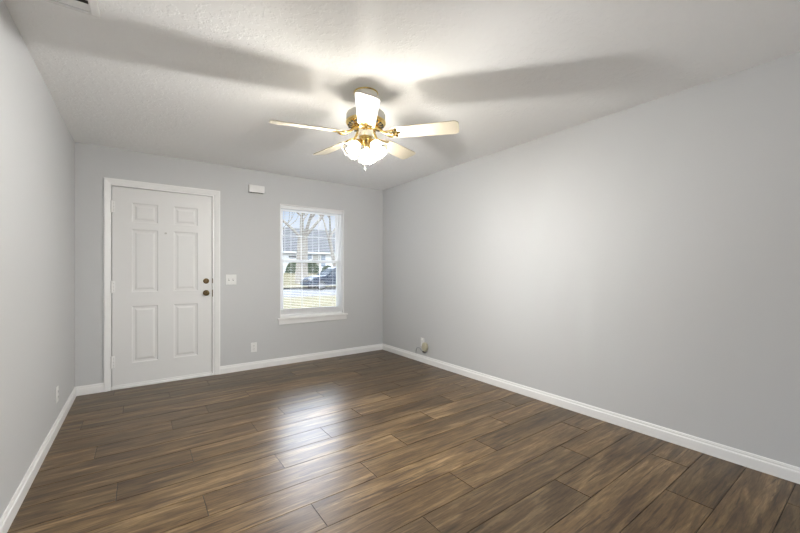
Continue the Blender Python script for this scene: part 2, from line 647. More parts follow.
# slab
SX0, SX1, SZ0, SZ1 = 0.279, 1.178, 0.034, 2.056
YF, YB = D + 0.010, D + 0.054
bm = bmesh.new()
pan = [(a, b, c, d) for (a, b) in ((0.438, 0.664), (0.806, 1.036)) for (c, d) in ((0.250, 0.835), (0.980, 1.632), (1.705, 1.905))]
xs = sorted({SX0, SX1, *[p[0] for p in pan], *[p[1] for p in pan]})
zs = sorted({SZ0, SZ1, *[p[2] for p in pan], *[p[3] for p in pan]})
V = {}
def dv(x, z, y=YF):
    k = (round(x, 5), round(z, 5), round(y, 5))
    if k not in V:
        V[k] = bm.verts.new((x, y, z))
    return V[k]
for i in range(len(xs) - 1):
    for j in range(len(zs) - 1):
        c = ((xs[i] + xs[i + 1]) / 2, (zs[j] + zs[j + 1]) / 2)
        if any(p[0] < c[0] < p[1] and p[2] < c[1] < p[3] for p in pan):
            continue
        bm.faces.new((dv(xs[i], zs[j]), dv(xs[i + 1], zs[j]), dv(xs[i + 1], zs[j + 1]), dv(xs[i], zs[j + 1])))
for (a, b, c, d) in pan:
    prev = None
    for ins, dep in ((0, 0), (0.008, 0.008), (0.026, 0.010), (0.040, 0.004), (0.046, 0.002)):
        r = [dv(a + ins, c + ins, YF + dep), dv(b - ins, c + ins, YF + dep), dv(b - ins, d - ins, YF + dep), dv(a + ins, d - ins, YF + dep)]
        if prev:
            for k in range(4):
                bm.faces.new((prev[k], prev[(k + 1) % 4], r[(k + 1) % 4], r[k]))
        prev = r
    bm.faces.new(prev)
bk = [bm.verts.new(p) for p in ((SX0, YB, SZ0), (SX1, YB, SZ0), (SX1, YB, SZ1), (SX0, YB, SZ1))]
bm.faces.new(bk[::-1])
def edge_loop(pts):
    return [dv(*p) for p in pts]
bot = edge_loop([(x, SZ0) for x in xs]); top = edge_loop([(x, SZ1) for x in xs])
lef = edge_loop([(SX0, z) for z in zs]); rig = edge_loop([(SX1, z) for z in zs])
bm.faces.new(bot[::-1] + [bk[0], bk[1]])
bm.faces.new(top + [bk[2], bk[3]])
bm.faces.new(lef + [bk[3], bk[0]])
bm.faces.new(rig[::-1] + [bk[1], bk[2]])
slab = dpart('door_slab', bm, M_door)
bm = bmesh.new()
box(bm, (SX0, D + 0.004, 0.023), (SX1, D + 0.05, 0.040), 0.002)
dpart('door_sweep', bm, M_trim)
for z0, z1 in ((1.793, 1.905), (0.985, 1.097), (0.225, 0.337)):
    bm = bmesh.new()
    box(bm, (0.268, D - 0.0065, z0), (0.302, D + 0.0105, z1), 0.0015)
    lathe(bm, [(0, 0), (0.008, 0), (0.008, z1 - z0 + 0.008), (0, z1 - z0 + 0.008)], 12,
          Matrix.Translation((0.2765, D - 0.009, z0 - 0.004)))
    h = dpart('hinge', bm, M_trim, None, True)
    bm = bmesh.new()
    for q in (0.2, 0.5, 0.8):
        lathe(bm, [(0, 0), (0.003, 0), (0.003, 0.001), (0, 0.0015)], 8,
              axis_mat((0.293, D - 0.0065, z0 + (z1 - z0) * q), (0, -1, 0)))
    s = link('hinge_screw', bm, M_steel, h)
KX = 1.121
def door_hardware(name, z, prof):
    bm = bmesh.new()
    lathe(bm, prof, 28, axis_mat((KX, YF, z), (0, -1, 0)))
    return dpart(name, bm, M_oldbrass, None, True)
k = door_hardware('door_knob', 0.950, [(0, 0), (0.033, 0), (0.033, 0.004), (0.028, 0.009), (0.013, 0.012), (0.012, 0.030), (0.020, 0.036),
                                   (0.027, 0.044), (0.0285, 0.054), (0.025, 0.063), (0.016, 0.068), (0.006, 0.069), (0, 0.0685)])
k['label'] = 'antique brass round door knob'
bm = bmesh.new()
box(bm, (KX - 0.0015, YF - 0.071, 0.944), (KX + 0.0015, YF - 0.068, 0.956))
link('key_slot', bm, M_dark, k)
d_ = door_hardware('deadbolt', 1.086, [(0, 0), (0.031, 0), (0.031, 0.006), (0.026, 0.013), (0.020, 0.016), (0, 0.016)])
d_['label'] = 'antique brass round deadbolt above the knob'
bm = bmesh.new()
box(bm, (KX - 0.004, YF - 0.032, 1.066), (KX + 0.004, YF - 0.0155, 1.106), 0.002)
link('thumb_turn', bm, M_oldbrass, d_)
bm = bmesh.new()
lathe(bm, [(0, 0), (0.0105, 0), (0.0105, 0.003), (0.007, 0.005), (0.005, 0.002), (0, 0.002)], 18, axis_mat((0.733, YF, 1.607), (0, -1, 0)))
pp = dpart('peephole', bm, M_steel, None, True)
for z0, z1 in ((1.060, 1.115), (0.905, 0.985)):
    bm = bmesh.new()
    box(bm, (DX1 - 0.0018, D - 0.0046, z0), (DX1 + 0.004, D + 0.02, z1), 0.0005)
    dpart('strike_plate', bm, M_oldbrass)
# cap sealing the outside of the doorway
bm = bmesh.new()
box(bm, (DX0, D + 0.11, 0.022), (DX1, D + 0.14, DZ))
dpart('doorway_cap', bm, M_door)

# ------------------------------------------------------------------ window
win = bpy.data.objects.new('window_1', None)
COL.objects.link(win)
win.location = ((WX0 + WX1) / 2, D, WZ0)
win['kind'] = 'structure'
win['label'] = 'white double hung window with colonial grilles and sill'
def wpart(name, bm, mat, parent=None, smooth=False):
    o = link(name, bm, mat, parent or win, smooth)
    if parent is None:
        o.matrix_parent_inverse = Matrix.Translation(-win.location)
    return o
# white lining of the opening
bm = bmesh.new()
box(bm, (WX0, D - 0.001, WZ0), (WX0 + 0.010, D + T, WZ1))
box(bm, (WX1 - 0.010, D - 0.001, WZ0), (WX1, D + T, WZ1))
box(bm, (WX0 + 0.010, D - 0.001, WZ1 - 0.010), (WX1 - 0.010, D + T, WZ1))
box(bm, (WX0 + 0.010, D - 0.001, WZ0), (WX1 - 0.010, D + T, WZ0 + 0.006))
wpart('window_lining', bm, M_trim)
fx0, fx1, fz0, fz1 = WX0 + 0.010, WX1 - 0.010, WZ0 + 0.006, WZ1 - 0.010
def ring(bm, x0, x1, z0, z1, w, ya, yb, wb=None, wt=None, bev=0.002):
    wb = w if wb is None else wb
    wt = w if wt is None else wt
    box(bm, (x0, ya, z0), (x0 + w, yb, z1), bev)
    box(bm, (x1 - w, ya, z0), (x1, yb, z1), bev)
    box(bm, (x0 + w, ya, z1 - wt), (x1 - w, yb, z1), bev)
    box(bm, (x0 + w, ya, z0), (x1 - w, yb, z0 + wb), bev)
bm = bmesh.new()
ring(bm, fx0, fx1, fz0, fz1, 0.022, D + 0.078, D + 0.152)
wpart('window_frame', bm, M_vinyl)
ZM = 1.332
def sash(name, x0, x1, z0, z1, ya, yb, wb, wt):
    w = 0.040
    bm = bmesh.new()
    ring(bm, x0, x1, z0, z1, w, ya, yb, wb, wt)
    s = wpart(name, bm, M_vinyl)
    gx0, gx1, gz0, gz1 = x0 + w, x1 - w, z0 + wb, z1 - wt
    bm = bmesh.new()
    ym = (ya + yb) / 2
    for i in (1, 2):
        x = gx0 + (gx1 - gx0) * i / 3
        box(bm, (x - 0.0032, ym - 0.004, gz0), (x + 0.0032, ym + 0.004, gz1), 0.001)
    z = (gz0 + gz1) / 2
    box(bm, (gx0, ym - 0.0035, z - 0.0032), (gx1, ym + 0.0035, z + 0.0032), 0.001)
    link('window_grille', bm, M_vinyl, s)
    bm = bmesh.new()
    box(bm, (gx0 - 0.005, ym + 0.008, gz0 - 0.005), (gx1 + 0.005, ym + 0.012, gz1 + 0.005))
    link('pane', bm, M_glass, s)
    return s
sash('lower_sash', fx0 + 0.022, fx1 - 0.022, fz0 + 0.022, ZM + 0.018, D + 0.084, D + 0.112, 0.055, 0.036)
sash('upper_sash', fx0 + 0.022, fx1 - 0.022, ZM - 0.018, fz1 - 0.022, D + 0.114, D + 0.142, 0.036, 0.040)
bm = bmesh.new()
box(bm, (2.39, D + 0.086, ZM + 0.018), (2.44, D + 0.108, ZM + 0.030), 0.003)
wpart('sash_lock', bm, M_vinyl)
# stool board and apron
bm = bmesh.new()
box(bm, (1.925, D - 0.032, 0.572), (2.915, D - 0.0005, 0.599), 0.005)
wpart('window_sill', bm, M_trim)
bm = bmesh.new()
box(bm, (1.940, D - 0.016, 0.515), (2.900, D - 0.0005, 0.5725), 0.003)
wpart('window_apron', bm, M_trim)

# unseen patio door behind the camera, added to let fill light in
pd = bpy.data.objects.new('added_door_2', None)
COL.objects.link(pd)
pd.location = ((RX0 + RX1) / 2, REAR, 0)
pd['kind'] = 'structure'
def rpart(name, bm, mat):
    o = link(name, bm, mat, pd)
    o.matrix_parent_inverse = Matrix.Translation(-pd.location)
    return o
bm = bmesh.new()
box(bm, (RX0 - 0.06, REAR - 0.001, 0), (RX0, REAR + 0.016, RZ1 + 0.06), 0.003)
box(bm, (RX1, REAR - 0.001, 0), (RX1 + 0.06, REAR + 0.016, RZ1 + 0.06), 0.003)
box(bm, (RX0, REAR - 0.001, RZ1), (RX1, REAR + 0.016, RZ1 + 0.06), 0.003)
rpart('door_casing', bm, M_trim)
bm = bmesh.new()
xm = (RX0 + RX1) / 2
ring(bm, RX0, RX1, 0.0, RZ1, 0.03, REAR - 0.14, REAR - 0.02, 0.03, 0.03)
ring(bm, RX0 + 0.03, xm + 0.04, 0.03, RZ1 - 0.03, 0.07, REAR - 0.075, REAR - 0.035)
ring(bm, xm - 0.04, RX1 - 0.03, 0.03, RZ1 - 0.03, 0.07, REAR - 0.125, REAR - 0.085)
rpart('door_frame', bm, M_vinyl)
bm = bmesh.new()
box(bm, (RX0 + 0.095, REAR - 0.058, 0.095), (xm - 0.025, REAR - 0.053, RZ1 - 0.095))
box(bm, (xm + 0.025, REAR - 0.108, 0.095), (RX1 - 0.095, REAR - 0.103, RZ1 - 0.095))
rpart('pane', bm, M_glass)

# ------------------------------------------------------------------ floor-facing blind in the window
bl = thing('window_blind', 'white horizontal slat blind lowered with open slats inside the window recess', 'blind',
           ((WX0 + WX1) / 2, D + 0.042, WZ1 - 0.010))
def bpart(name, bm, mat, parent=None):
    o = link(name, bm, mat, parent or bl)
    if parent is None:
        o.matrix_parent_inverse = Matrix.Translation(-bl.location)
    return o
bx0, bx1, by = WX0 + 0.016, WX1 - 0.016, D + 0.042
bm = bmesh.new(); box(bm, (bx0, by - 0.026, WZ1 - 0.055), (bx1, by + 0.026, WZ1 - 0.011), 0.003); bpart('headrail', bm, M_slat)
bm = bmesh.new()
z = WZ1 - 0.085
while z > 0.715:
    n = 4
    top, lo = [], []
    for i in range(n + 1):
        t = i / n
        y = by + (t - 0.5) * 0.024
        h = 0.0012 * (1 - (2 * t - 1) ** 2)
        top.append((y, z + h + 0.0005))
        lo.append((y, z + h - 0.0005))
    prism(bm, top + lo[::-1], 0, bx0, bx1)
    z -= 0.0215
zz = 0.632
while zz < 0.706:
    box(bm, (bx0, by - 0.013, zz), (bx1, by + 0.013, zz + 0.0028))
    zz += 0.0042
bpart('slats', bm, M_slat)
bm = bmesh.new(); box(bm, (bx0, by - 0.014, WZ0 + 0.0065), (bx1, by + 0.014, 0.631), 0.003); bpart('bottom_rail', bm, M_slat)
for x in (bx0 + 0.14, (bx0 + bx1) / 2, bx1 - 0.14):
    bm = bmesh.new()
    for dy in (-0.0135, 0.0135):
        tube(bm, [(x, by + dy, 0.62), (x, by + dy, WZ1 - 0.05)], 0.0009, 5)
    bpart('ladder_cord', bm, M_slat)
bm = bmesh.new()
tube(bm, [(bx0 + 0.05, by - 0.030, WZ1 - 0.055), (bx0 + 0.05, by - 0.031, 1.35)], 0.003, 8)
bpart('tilt_wand', bm, M_slat)

# ------------------------------------------------------------------ ceiling fan with light kit
FX, FY = 1.782, 2.168
fan = thing('ceiling_fan', 'brass ceiling fan with five cream blades and three lit glass lamp shades', 'ceiling fan', (FX, FY, H))
def fpart(name, bm, mat, smooth=True, parent=None):
    return link(name, bm, mat, parent or fan, smooth)
# z is measured down from the ceiling
bm = bmesh.new()
lathe(bm, [(0, -0.0005), (0.078, -0.0005), (0.080, -0.008), (0.076, -0.030), (0.060, -0.052), (0.035, -0.066), (0.016, -0.070), (0, -0.070)], 40)
fpart('canopy', bm, M_enamel)
bm = bmesh.new()
lathe(bm, [(0.0785, -0.0015), (0.084, -0.0015), (0.085, -0.006), (0.082, -0.010), (0.078, -0.010)], 40)
fpart('canopy_ring', bm, M_brass)
bm = bmesh.new()
lathe(bm, [(0, -0.066), (0.014, -0.066), (0.014, -0.150), (0, -0.150)], 20)
fpart('downrod', bm, M_brass)
bm = bmesh.new()
lathe(bm, [(0, -0.120), (0.024, -0.120), (0.030, -0.132), (0.060, -0.138), (0.110, -0.142), (0.130, -0.150), (0.135, -0.160), (0.135, -0.205), (0.128, -0.212), (0, -0.212)], 56)
mh = fpart('motor_housing', bm, M_enamel)
bm = bmesh.new()
lathe(bm, [(0.1345, -0.203), (0.138, -0.206), (0.138, -0.216), (0.130, -0.226), (0.112, -0.234), (0.085, -0.238), (0.070, -0.236), (0.070, -0.212)], 56)
hr = fpart('housing_rim', bm, M_brass)
bm = bmesh.new()
for i in range(20):
    a = 2 * PI * (i + 0.5) / 20
    c, s = math.cos(a), math.sin(a)
    m = Matrix.Rotation(a, 4, 'Z')
    vs = box(bm, (0.092, -0.0055, -0.2375), (0.124, 0.0055, -0.228), 0.0)
    bmesh.ops.transform(bm, matrix=m, verts=vs)
fpart('vent_slots', bm, M_dark, False, hr)
bm = bmesh.new()
lathe(bm, [(0, -0.212), (0.062, -0.212), (0.062, -0.246), (0.050, -0.250), (0, -0.250)], 40)
fpart('blade_hub', bm, M_brass)
bm = bmesh.new()
lathe(bm, [(0, -0.240), (0.048, -0.243), (0.051, -0.248), (0.051, -0.302), (0.046, -0.308), (0, -0.308)], 40)
sw = fpart('switch_housing', bm, M_enamel)
bm = bmesh.new()
va = math.radians(-100) - YAW
lathe(bm, [(0, 0), (0.006, 0), (0.006, 0.004), (0.003, 0.007), (0, 0.007)], 12,
      axis_mat((0.0505 * math.cos(va), 0.0505 * math.sin(va), -0.272), (math.cos(va), math.sin(va), 0)))
fpart('reverse_switch', bm, M_dark, True, sw)

# blades
def blade_outline():
    pts = []
    r0, r1 = 0.185, 0.640
    w0, w1 = 0.056, 0.069
    # root, slightly rounded
    def arc(cx, cy, r, a0, a1, n):
        return [(cx + r * math.cos(a0 + (a1 - a0) * i / n), cy + r * math.sin(a0 + (a1 - a0) * i / n)) for i in range(n + 1)]
    pts += arc(r0 + 0.018, -w0 + 0.018, 0.018, PI, 1.5 * PI, 5)
    pts += arc(r1 - 0.032, -w1 + 0.032, 0.032, 1.5 * PI, 2 * PI, 7)
    pts += arc(r1 - 0.032, w1 - 0.032, 0.032, 0, 0.5 * PI, 7)
    pts += arc(r0 + 0.018, w0 - 0.018, 0.018, 0.5 * PI, PI, 5)
    return pts
PITCH = math.radians(-14)
def make_blade():
    bm = bmesh.new()
    prism(bm, blade_outline(), 2, -0.003, 0.003)
    es = [e for e in bm.edges if abs(e.verts[0].co.z - e.verts[1].co.z) < 1e-6]
    bmesh.ops.bevel(bm, geom=es, offset=0.0015, segments=2, affect='EDGES')
    m = Matrix.Translation((0, 0, -0.291)) @ Matrix.Rotation(PITCH, 4, 'X')
    bmesh.ops.transform(bm, matrix=m, verts=bm.verts)
    b = link('blade', bm, M_blade, fan, False)
    # decorative bracket: arm, open scroll and plate under the blade root
    bm = bmesh.new()
    tube(bm, [(0.052, 0, -0.240), (0.090, 0, -0.252), (0.120, 0, -0.280), (0.150, 0, -0.297), (0.185, 0, -0.298)], [0.011, 0.011, 0.009, 0.009, 0.008], 10)
    for s in (-1, 1):
        path = []
        for i in range(15):
            t = i / 14
            a = PI * 1.15 * t
            x = 0.125 + 0.105 * t
            y = s * (0.004 + 0.036 * math.sin(a))
            path.append((x, y, -0.286 - 0.014 * math.sin(PI * t) + y * math.tan(PITCH) * t))
        tube(bm, path, 0.0058, 8)
    vs = []
    def pad(x, y, r):
        return lathe(bm, [(0, -0.0065), (r, -0.0065), (r, -0.003), (0, -0.003)], 16,
                     Matrix.Translation((0, 0, -0.291)) @ Matrix.Rotation(PITCH, 4, 'X') @ Matrix.Translation((x, y, 0)))
    pad(0.232, 0, 0.012); pad(0.215, 0.034, 0.011); pad(0.215, -0.034, 0.011)
    vs = box(bm, (0.190, -0.034, -0.0052), (0.222, 0.034, -0.003), 0.0)
    bmesh.ops.transform(bm, matrix=Matrix.Translation((0, 0, -0.291)) @ Matrix.Rotation(PITCH, 4, 'X'), verts=vs)
    link('blade_bracket', bm, M_brass, b, True)
    return b
b0 = make_blade()
A0 = math.radians(-83.7) - YAW
for i in range(5):
    if i == 0:
        b = b0
    else:
        b = b0.copy()
        COL.objects.link(b)
        b.parent = fan
        for ch in b0.children:
            c = ch.copy()
            COL.objects.link(c)
            c.parent = b
    th = math.radians(-83.7 + 72 * i)
    sag = 0.010 * math.cos(th) + 0.042 * math.sin(th)      # the old blades no longer sit quite level
    b.rotation_euler = (0, -sag, A0 + i * 2 * PI / 5)

# light kit
bm = bmesh.new()
lathe(bm, [(0, -0.306), (0.040, -0.306), (0.044, -0.312), (0.042, -0.322), (0.050, -0.330), (0.046, -0.345), (0.030, -0.362), (0.014, -0.372), (0.010, -0.382), (0, -0.386)], 36)
fit = fpart('light_fitter', bm, M_brass)
TILT = math.radians(42)
for i, deg in enumerate((90, 210, 330)):
    a = math.radians(deg) - YAW
    u = Vector((math.cos(a), math.sin(a), 0))
    dirv = (u * math.sin(TILT) + Vector((0, 0, -math.cos(TILT)))).normalized()
    neck = u * 0.052 + Vector((0, 0, -0.352))
    bm = bmesh.new()
    tube(bm, [u * 0.030 + Vector((0, 0, -0.332)), u * 0.042 + Vector((0, 0, -0.338)), neck], [0.012, 0.013, 0.016], 12)
    lathe(bm, [(0, -0.004), (0.022, -0.004), (0.027, 0.002), (0.027, 0.016), (0.024, 0.016), (0.022, 0.004), (0, 0.004)], 24, axis_mat(neck, dirv))
    fpart('lamp_holder', bm, M_brass)
    bm = bmesh.new()
    prof = [(0.022, 0.006), (0.0245, 0.014), (0.033, 0.028), (0.043, 0.048), (0.049, 0.068), (0.054, 0.086), (0.061, 0.098), (0.066, 0.104)]
    inner = [(r - 0.0022, z) for r, z in prof[::-1]]
    lay = bm.verts.layers.float.new('clear')
    vs = lathe(bm, prof + inner, 40)
    for v in vs:
        q = min(1.0, max(0.0, (v.co.z - 0.045) / 0.05))
        v[lay] = q * q * (3 - 2 * q)
    for v in vs:       # fluted rim
        r = math.hypot(v.co.x, v.co.y)
        k = max(0.0, (v.co.z - 0.04) / 0.064)
        ang = math.atan2(v.co.y, v.co.x)
        f = 1 + 0.035 * k * math.cos(10 * ang)
        v.co.x *= f; v.co.y *= f
        v.co.z += 0.003 * k * math.cos(10 * ang)
    bmesh.ops.transform(bm, matrix=axis_mat(neck, dirv), verts=bm.verts)
    sh = fpart('lamp_shade', bm, M_shade)
    bm = bmesh.new()
    lathe(bm, [(0, 0.030), (0.011, 0.034), (0.014, 0.046), (0.021, 0.062), (0.025, 0.076), (0.0235, 0.088), (0.015, 0.098), (0, 0.102)], 20, axis_mat(neck, dirv))
    fpart('bulb', bm, M_bulb, True, sh)
    bm = bmesh.new()
    lathe(bm, [(0, 0.005), (0.012, 0.005), (0.0115, 0.034), (0, 0.034)], 16, axis_mat(neck, dirv))
    fpart('bulb_base', bm, M_steel, True, sh)
# pull chains
for deg, ln, r0 in ((-92, 0.245, 0.054), (-128, 0.150, 0.054)):
    a = math.radians(deg) - YAW
    u = Vector((math.cos(a), math.sin(a), 0))
    p0 = u * 0.050 + Vector((0, 0, -0.290))
    bm = bmesh.new()
    path = [p0, p0 + u * 0.008 + Vector((0, 0, -0.004)), p0 + u * 0.010 + Vector((0, 0, -0.02)), p0 + u * 0.010 + Vector((0, 0, -ln))]
    tube(bm, path, 0.0016, 6)
    pc = fpart('pull_chain', bm, M_brass)
    bm = bmesh.new()
    e = path[-1]
    lathe(bm, [(0, 0), (0.003, -0.001), (0.006, -0.010), (0.0075, -0.020), (0.006, -0.029), (0, -0.032)], 14, Matrix.Translation(e))
    fpart('chain_fob', bm, M_steel, True, pc)

# ------------------------------------------------------------------ ceiling vent
vx0, vx1, vy0, vy1 = 0.055, 0.352, 1.78, 2.287
vent = thing('ceiling_vent', 'white metal air vent in the ceiling near the left wall', 'vent', ((vx0 + vx1) / 2, (vy0 + vy1) / 2, H))
def vpart(name, bm, mat, parent=None, smooth=False):
    o = link(name, bm, mat, parent or vent, smooth)
    if parent is None:
        o.matrix_parent_inverse = Matrix.Translation(-vent.location)
    return o
bm = bmesh.new()
rings = []
for ins, z in ((0, H - 0.0005), (0, H - 0.003), (0.003, H - 0.006), (0.020, H - 0.010), (0.024, H - 0.009), (0.024, H - 0.001)):
    ix = ins * 1.55
    rings.append([bm.verts.new(p) for p in ((vx0 + ix, vy0 + ins, z), (vx1 - ix, vy0 + ins, z), (vx1 - ix, vy1 - ins, z), (vx0 + ix, vy1 - ins, z))])
for a, b in zip(rings, rings[1:]):
    for k in range(4):
        bm.faces.new((a[k], a[(k + 1) % 4], b[(k + 1) % 4], b[k]))
vpart('vent_frame', bm, M_vent)
bm = bmesh.new()
box(bm, (vx0 + 0.037, vy0 + 0.024, H - 0.0025), (vx1 - 0.037, vy1 - 0.024, H - 0.0005))
vpart('duct_opening', bm, M_dark)
bm = bmesh.new()
y = vy1 - 0.025
while y - 0.074 > vy0 + 0.02:
    prism(bm, [(y, H - 0.0026), (y - 0.035, H - 0.0042), (y - 0.072, H - 0.0105), (y - 0.073, H - 0.0095), (y - 0.035, H - 0.0032), (y, H - 0.0018)], 0, vx0 + 0.037, vx1 - 0.037)
    y -= 0.088
vpart('louvers', bm, M_vent)
for px, py in ((0.247, vy1 - 0.012), (0.247, vy0 + 0.012)):
    bm = bmesh.new()
    lathe(bm, [(0, -0.0075), (0.004, -0.0068), (0.005, -0.004), (0, -0.004)], 12, Matrix.Translation((px, py, H)))
    vpart('screw', bm, M_dark, None, True)

# ------------------------------------------------------------------ things on the walls
def wall_thing(name, label, cat, x, z, y=D, rz=0.0, group=None):
    return thing(name, label, cat, (x, y, z), rz, group)
# local frame: x along the wall, -y out of the wall, z up
ch = wall_thing('door_chime', 'white plastic door chime box high on the wall between door and window', 'door chime', 1.665, 2.203)
bm = bmesh.new(); box(bm, (-0.092, -0.040, -0.045), (0.092, -0.0005, 0.045), 0.006, 3); link('cover', bm, M_plastic, ch, True)
bm = bmesh.new()
for i in range(5):
    box(bm, (-0.07 + i * 0.031, -0.034, -0.0462), (-0.052 + i * 0.031, -0.010, -0.0445))
link('sound_slots', bm, M_dark, ch)

sw = wall_thing('light_switch', 'white two gang light switch plate on the wall right of the door', 'light switch', 1.381, 1.098)
bm = bmesh.new(); box(bm, (-0.058, -0.006, -0.060), (0.058, -0.0004, 0.060), 0.003, 2); link('switch_plate', bm, M_plastic, sw)
for s in (-1, 1):
    bm = bmesh.new()
    vs = box(bm, (-0.0045, -0.016, -0.006), (0.0045, 0, 0.006), 0.001)
    bmesh.ops.transform(bm, matrix=Matrix.Translation((s * 0.023, -0.005, 0)) @ Matrix.Rotation(math.radians(-25), 4, 'X'), verts=bm.verts)
    t = link('toggle', bm, M_plastic, sw)
    bm = bmesh.new(); box(bm, (s * 0.023 - 0.006, -0.0064, -0.0125), (s * 0.023 + 0.006, -0.0058, 0.0125)); link('toggle_slot', bm, pmat('switch_slot_grey', (0.30, 0.30, 0.30), 0.6, vary=(30, 0.05)) if s < 0 else bpy.data.materials['switch_slot_grey'], sw)

def outlet(label, loc, rz):
    o = thing('wall_outlet', label, 'outlet', loc, rz, 'duplex outlets on the walls')
    bm = bmesh.new(); box(bm, (-0.036, -0.006, -0.058), (0.036, -0.0004, 0.058), 0.003, 2); link('cover_plate', bm, M_plastic, o)
    for z in (-0.0195, 0.0195):
        bm = bmesh.new()
        lathe(bm, [(0, 0), (0.0165, 0), (0.0165, 0.0025), (0, 0.003)], 24, axis_mat((0, -0.0055, z), (0, -1, 0)))
        r = link('socket', bm, M_plastic, o, True)
        bm = bmesh.new()
        box(bm, (-0.0072, -0.0092, z - 0.001), (-0.0052, -0.0082, z + 0.008))
        box(bm, (0.0052, -0.0092, z - 0.001), (0.0072, -0.0082, z + 0.007))
        box(bm, (-0.002, -0.0092, z - 0.010), (0.002, -0.0082, z - 0.006))
        link('socket_slots', bm, M_dark, r)
    bm = bmesh.new()
    lathe(bm, [(0, 0), (0.003, 0), (0.003, 0.001), (0, 0.0015)], 10, axis_mat((0, -0.006, 0), (0, -1, 0)))
    link('screw', bm, M_steel, o)
    return o
outlet('white duplex outlet low on the back wall between door and window', (1.637, D, 0.265), 0)
outlet('white duplex outlet low on the left wall near the corner', (0, 3.70, 0.272), PI / 2)

# right wall: cable plate, beige adapter, grey cable
RW = -PI / 2
cpz = thing('cable_plate', 'white wall plate low on the right wall behind the beige adapter', 'wall plate', (W, 3.664, 0.262), RW)
bm = bmesh.new(); box(bm, (-0.036, -0.006, -0.058), (0.036, -0.0004, 0.058), 0.003, 2); link('cover_plate', bm, M_plastic, cpz)
bm = bmesh.new(); lathe(bm, [(0, 0), (0.011, 0), (0.011, 0.010), (0.006, 0.012), (0.006, 0.018), (0, 0.018)], 16, axis_mat((0.0, -0.006, 0.036), (0, -1, 0))); link('cable_jack', bm, M_plastic, cpz, True)
ad_ = thing('plug_adapter', 'small beige plug adapter sticking out of the white plate on the right wall', 'adapter', (W, 3.590, 0.214), RW)
bm = bmesh.new()
lathe(bm, [(0, 0.0065), (0.040, 0.0065), (0.044, 0.012), (0.044, 0.040), (0.038, 0.047), (0, 0.049)], 28, Matrix.Scale(1.35, 4, (0, 0, 1)) @ axis_mat((0, 0, 0), (0, -1, 0)))
ab = link('adapter_body', bm, M_beige, ad_, True)
bm = bmesh.new(); box(bm, (-0.026, -0.046, -0.072), (0.008, -0.014, -0.050), 0.003); link('cord_grip', bm, M_dark, ad_)
cb = bmesh.new()
P = [(W - 0.030, 3.600, 0.139), (W - 0.034, 3.640, 0.158), (W - 0.030, 3.690, 0.185), (W - 0.024, 3.740, 0.185), (W - 0.018, 3.775, 0.155),
     (W - 0.012, 3.790, 0.120), (W - 0.008, 3.796, 0.093)]
def smooth_path(P, n=5):
    P = [Vector(p) for p in P]
    out = []
    for i in range(len(P) - 1):
        a, b, c, d = P[max(i - 1, 0)], P[i], P[i + 1], P[min(i + 2, len(P) - 1)]
        for k in range(n):
            t = k / n
            out.append(0.5 * ((2 * b) + (c - a) * t + (2 * a - 5 * b + 4 * c - d) * t * t + (3 * b - a - 3 * c + d) * t ** 3))
    out.append(P[-1])
    return out
tube(cb, smooth_path(P), 0.0045, 8)
cab = link('cable', cb, M_cable, None, True)
tag(cab, 'short grey cable looping from beige adapter down to the right baseboard', 'cable')

# ================================================================== outside the window
def exmat(name, col, vary=0.12, scale=3, rough=0.8):
    return pmat(name, col, rough, spec=0.0, vary=(scale, vary))
M_lawn = exmat('dry_winter_grass', (0.1350, 0.1210, 0.0778), 0.25, 2.0)
M_road = exmat('pale_asphalt', (0.1442, 0.1467, 0.1530), 0.06, 1.5)
M_curb = exmat('dark_curb', (0.0280, 0.0280, 0.0280), 0.1, 3)
M_siding = exmat('white_siding', (0.6115, 0.6161, 0.6161), 0.03, 2)
M_roof = exmat('grey_shingles', (0.1005, 0.1030, 0.1095), 0.15, 6)
M_roof2 = exmat('brown_shingles', (0.1523, 0.1290, 0.1075), 0.15, 5)
M_tanwall = exmat('tan_siding', (0.2912, 0.2621, 0.2184), 0.05, 3)
M_bark = exmat('pale_grey_bark', (0.2475, 0.2257, 0.1966), 0.25, 6)
M_leaf = exmat('green_shrub_leaves', (0.0538, 0.0825, 0.0395), 0.35, 5)
M_carpaint = pmat('dark_blue_car_paint', (0.0179, 0.0304, 0.0538), 0.5, spec=0.05, vary=(3, 0.05))
M_carglass = pmat('tinted_car_glass', (0.0480, 0.0608, 0.0736), 0.6, spec=0.0, vary=(3, 0.05))
M_tyre = exmat('black_rubber', (0.03, 0.03, 0.03), 0.1, 10)
M_rim = pmat('silver_wheel', (0.2240, 0.2240, 0.2352), 0.4, metal=0.3, vary=(10, 0.05))
M_lamp = pmat('clear_headlamp', (0.3360, 0.3360, 0.3472), 0.1, vary=(10, 0.02))
M_winpane = pmat('pale_house_pane', (0.2856, 0.2666, 0.2285), 0.3, vary=(3, 0.1))

def slab(name, pts, mat):
    bm = bmesh.new()
    prism(bm, pts, 0, -45, 75)
    return struct(name, bm, mat)
GZ = -0.10
slab('ground_near_lawn', [(D + T + 0.02, GZ - 0.4), (17.6, GZ - 0.4), (17.6, GZ + 0.01), (D + T + 0.02, GZ + 0.01)], M_lawn)
slab('ground_road', [(17.6, GZ - 0.4), (26.0, GZ - 0.4), (26.0, GZ - 0.03), (17.6, GZ - 0.03)], M_road)
slab('ground_curb', [(26.0, GZ - 0.4), (26.2, GZ - 0.4), (26.2, GZ + 0.08), (26.0, GZ + 0.08)], M_curb)
slab('ground_far_lawn', [(26.2, GZ - 0.4), (110, GZ - 0.4), (110, 1.0), (38, 1.0), (31, 0.25), (26.2, GZ + 0.06)], M_lawn)

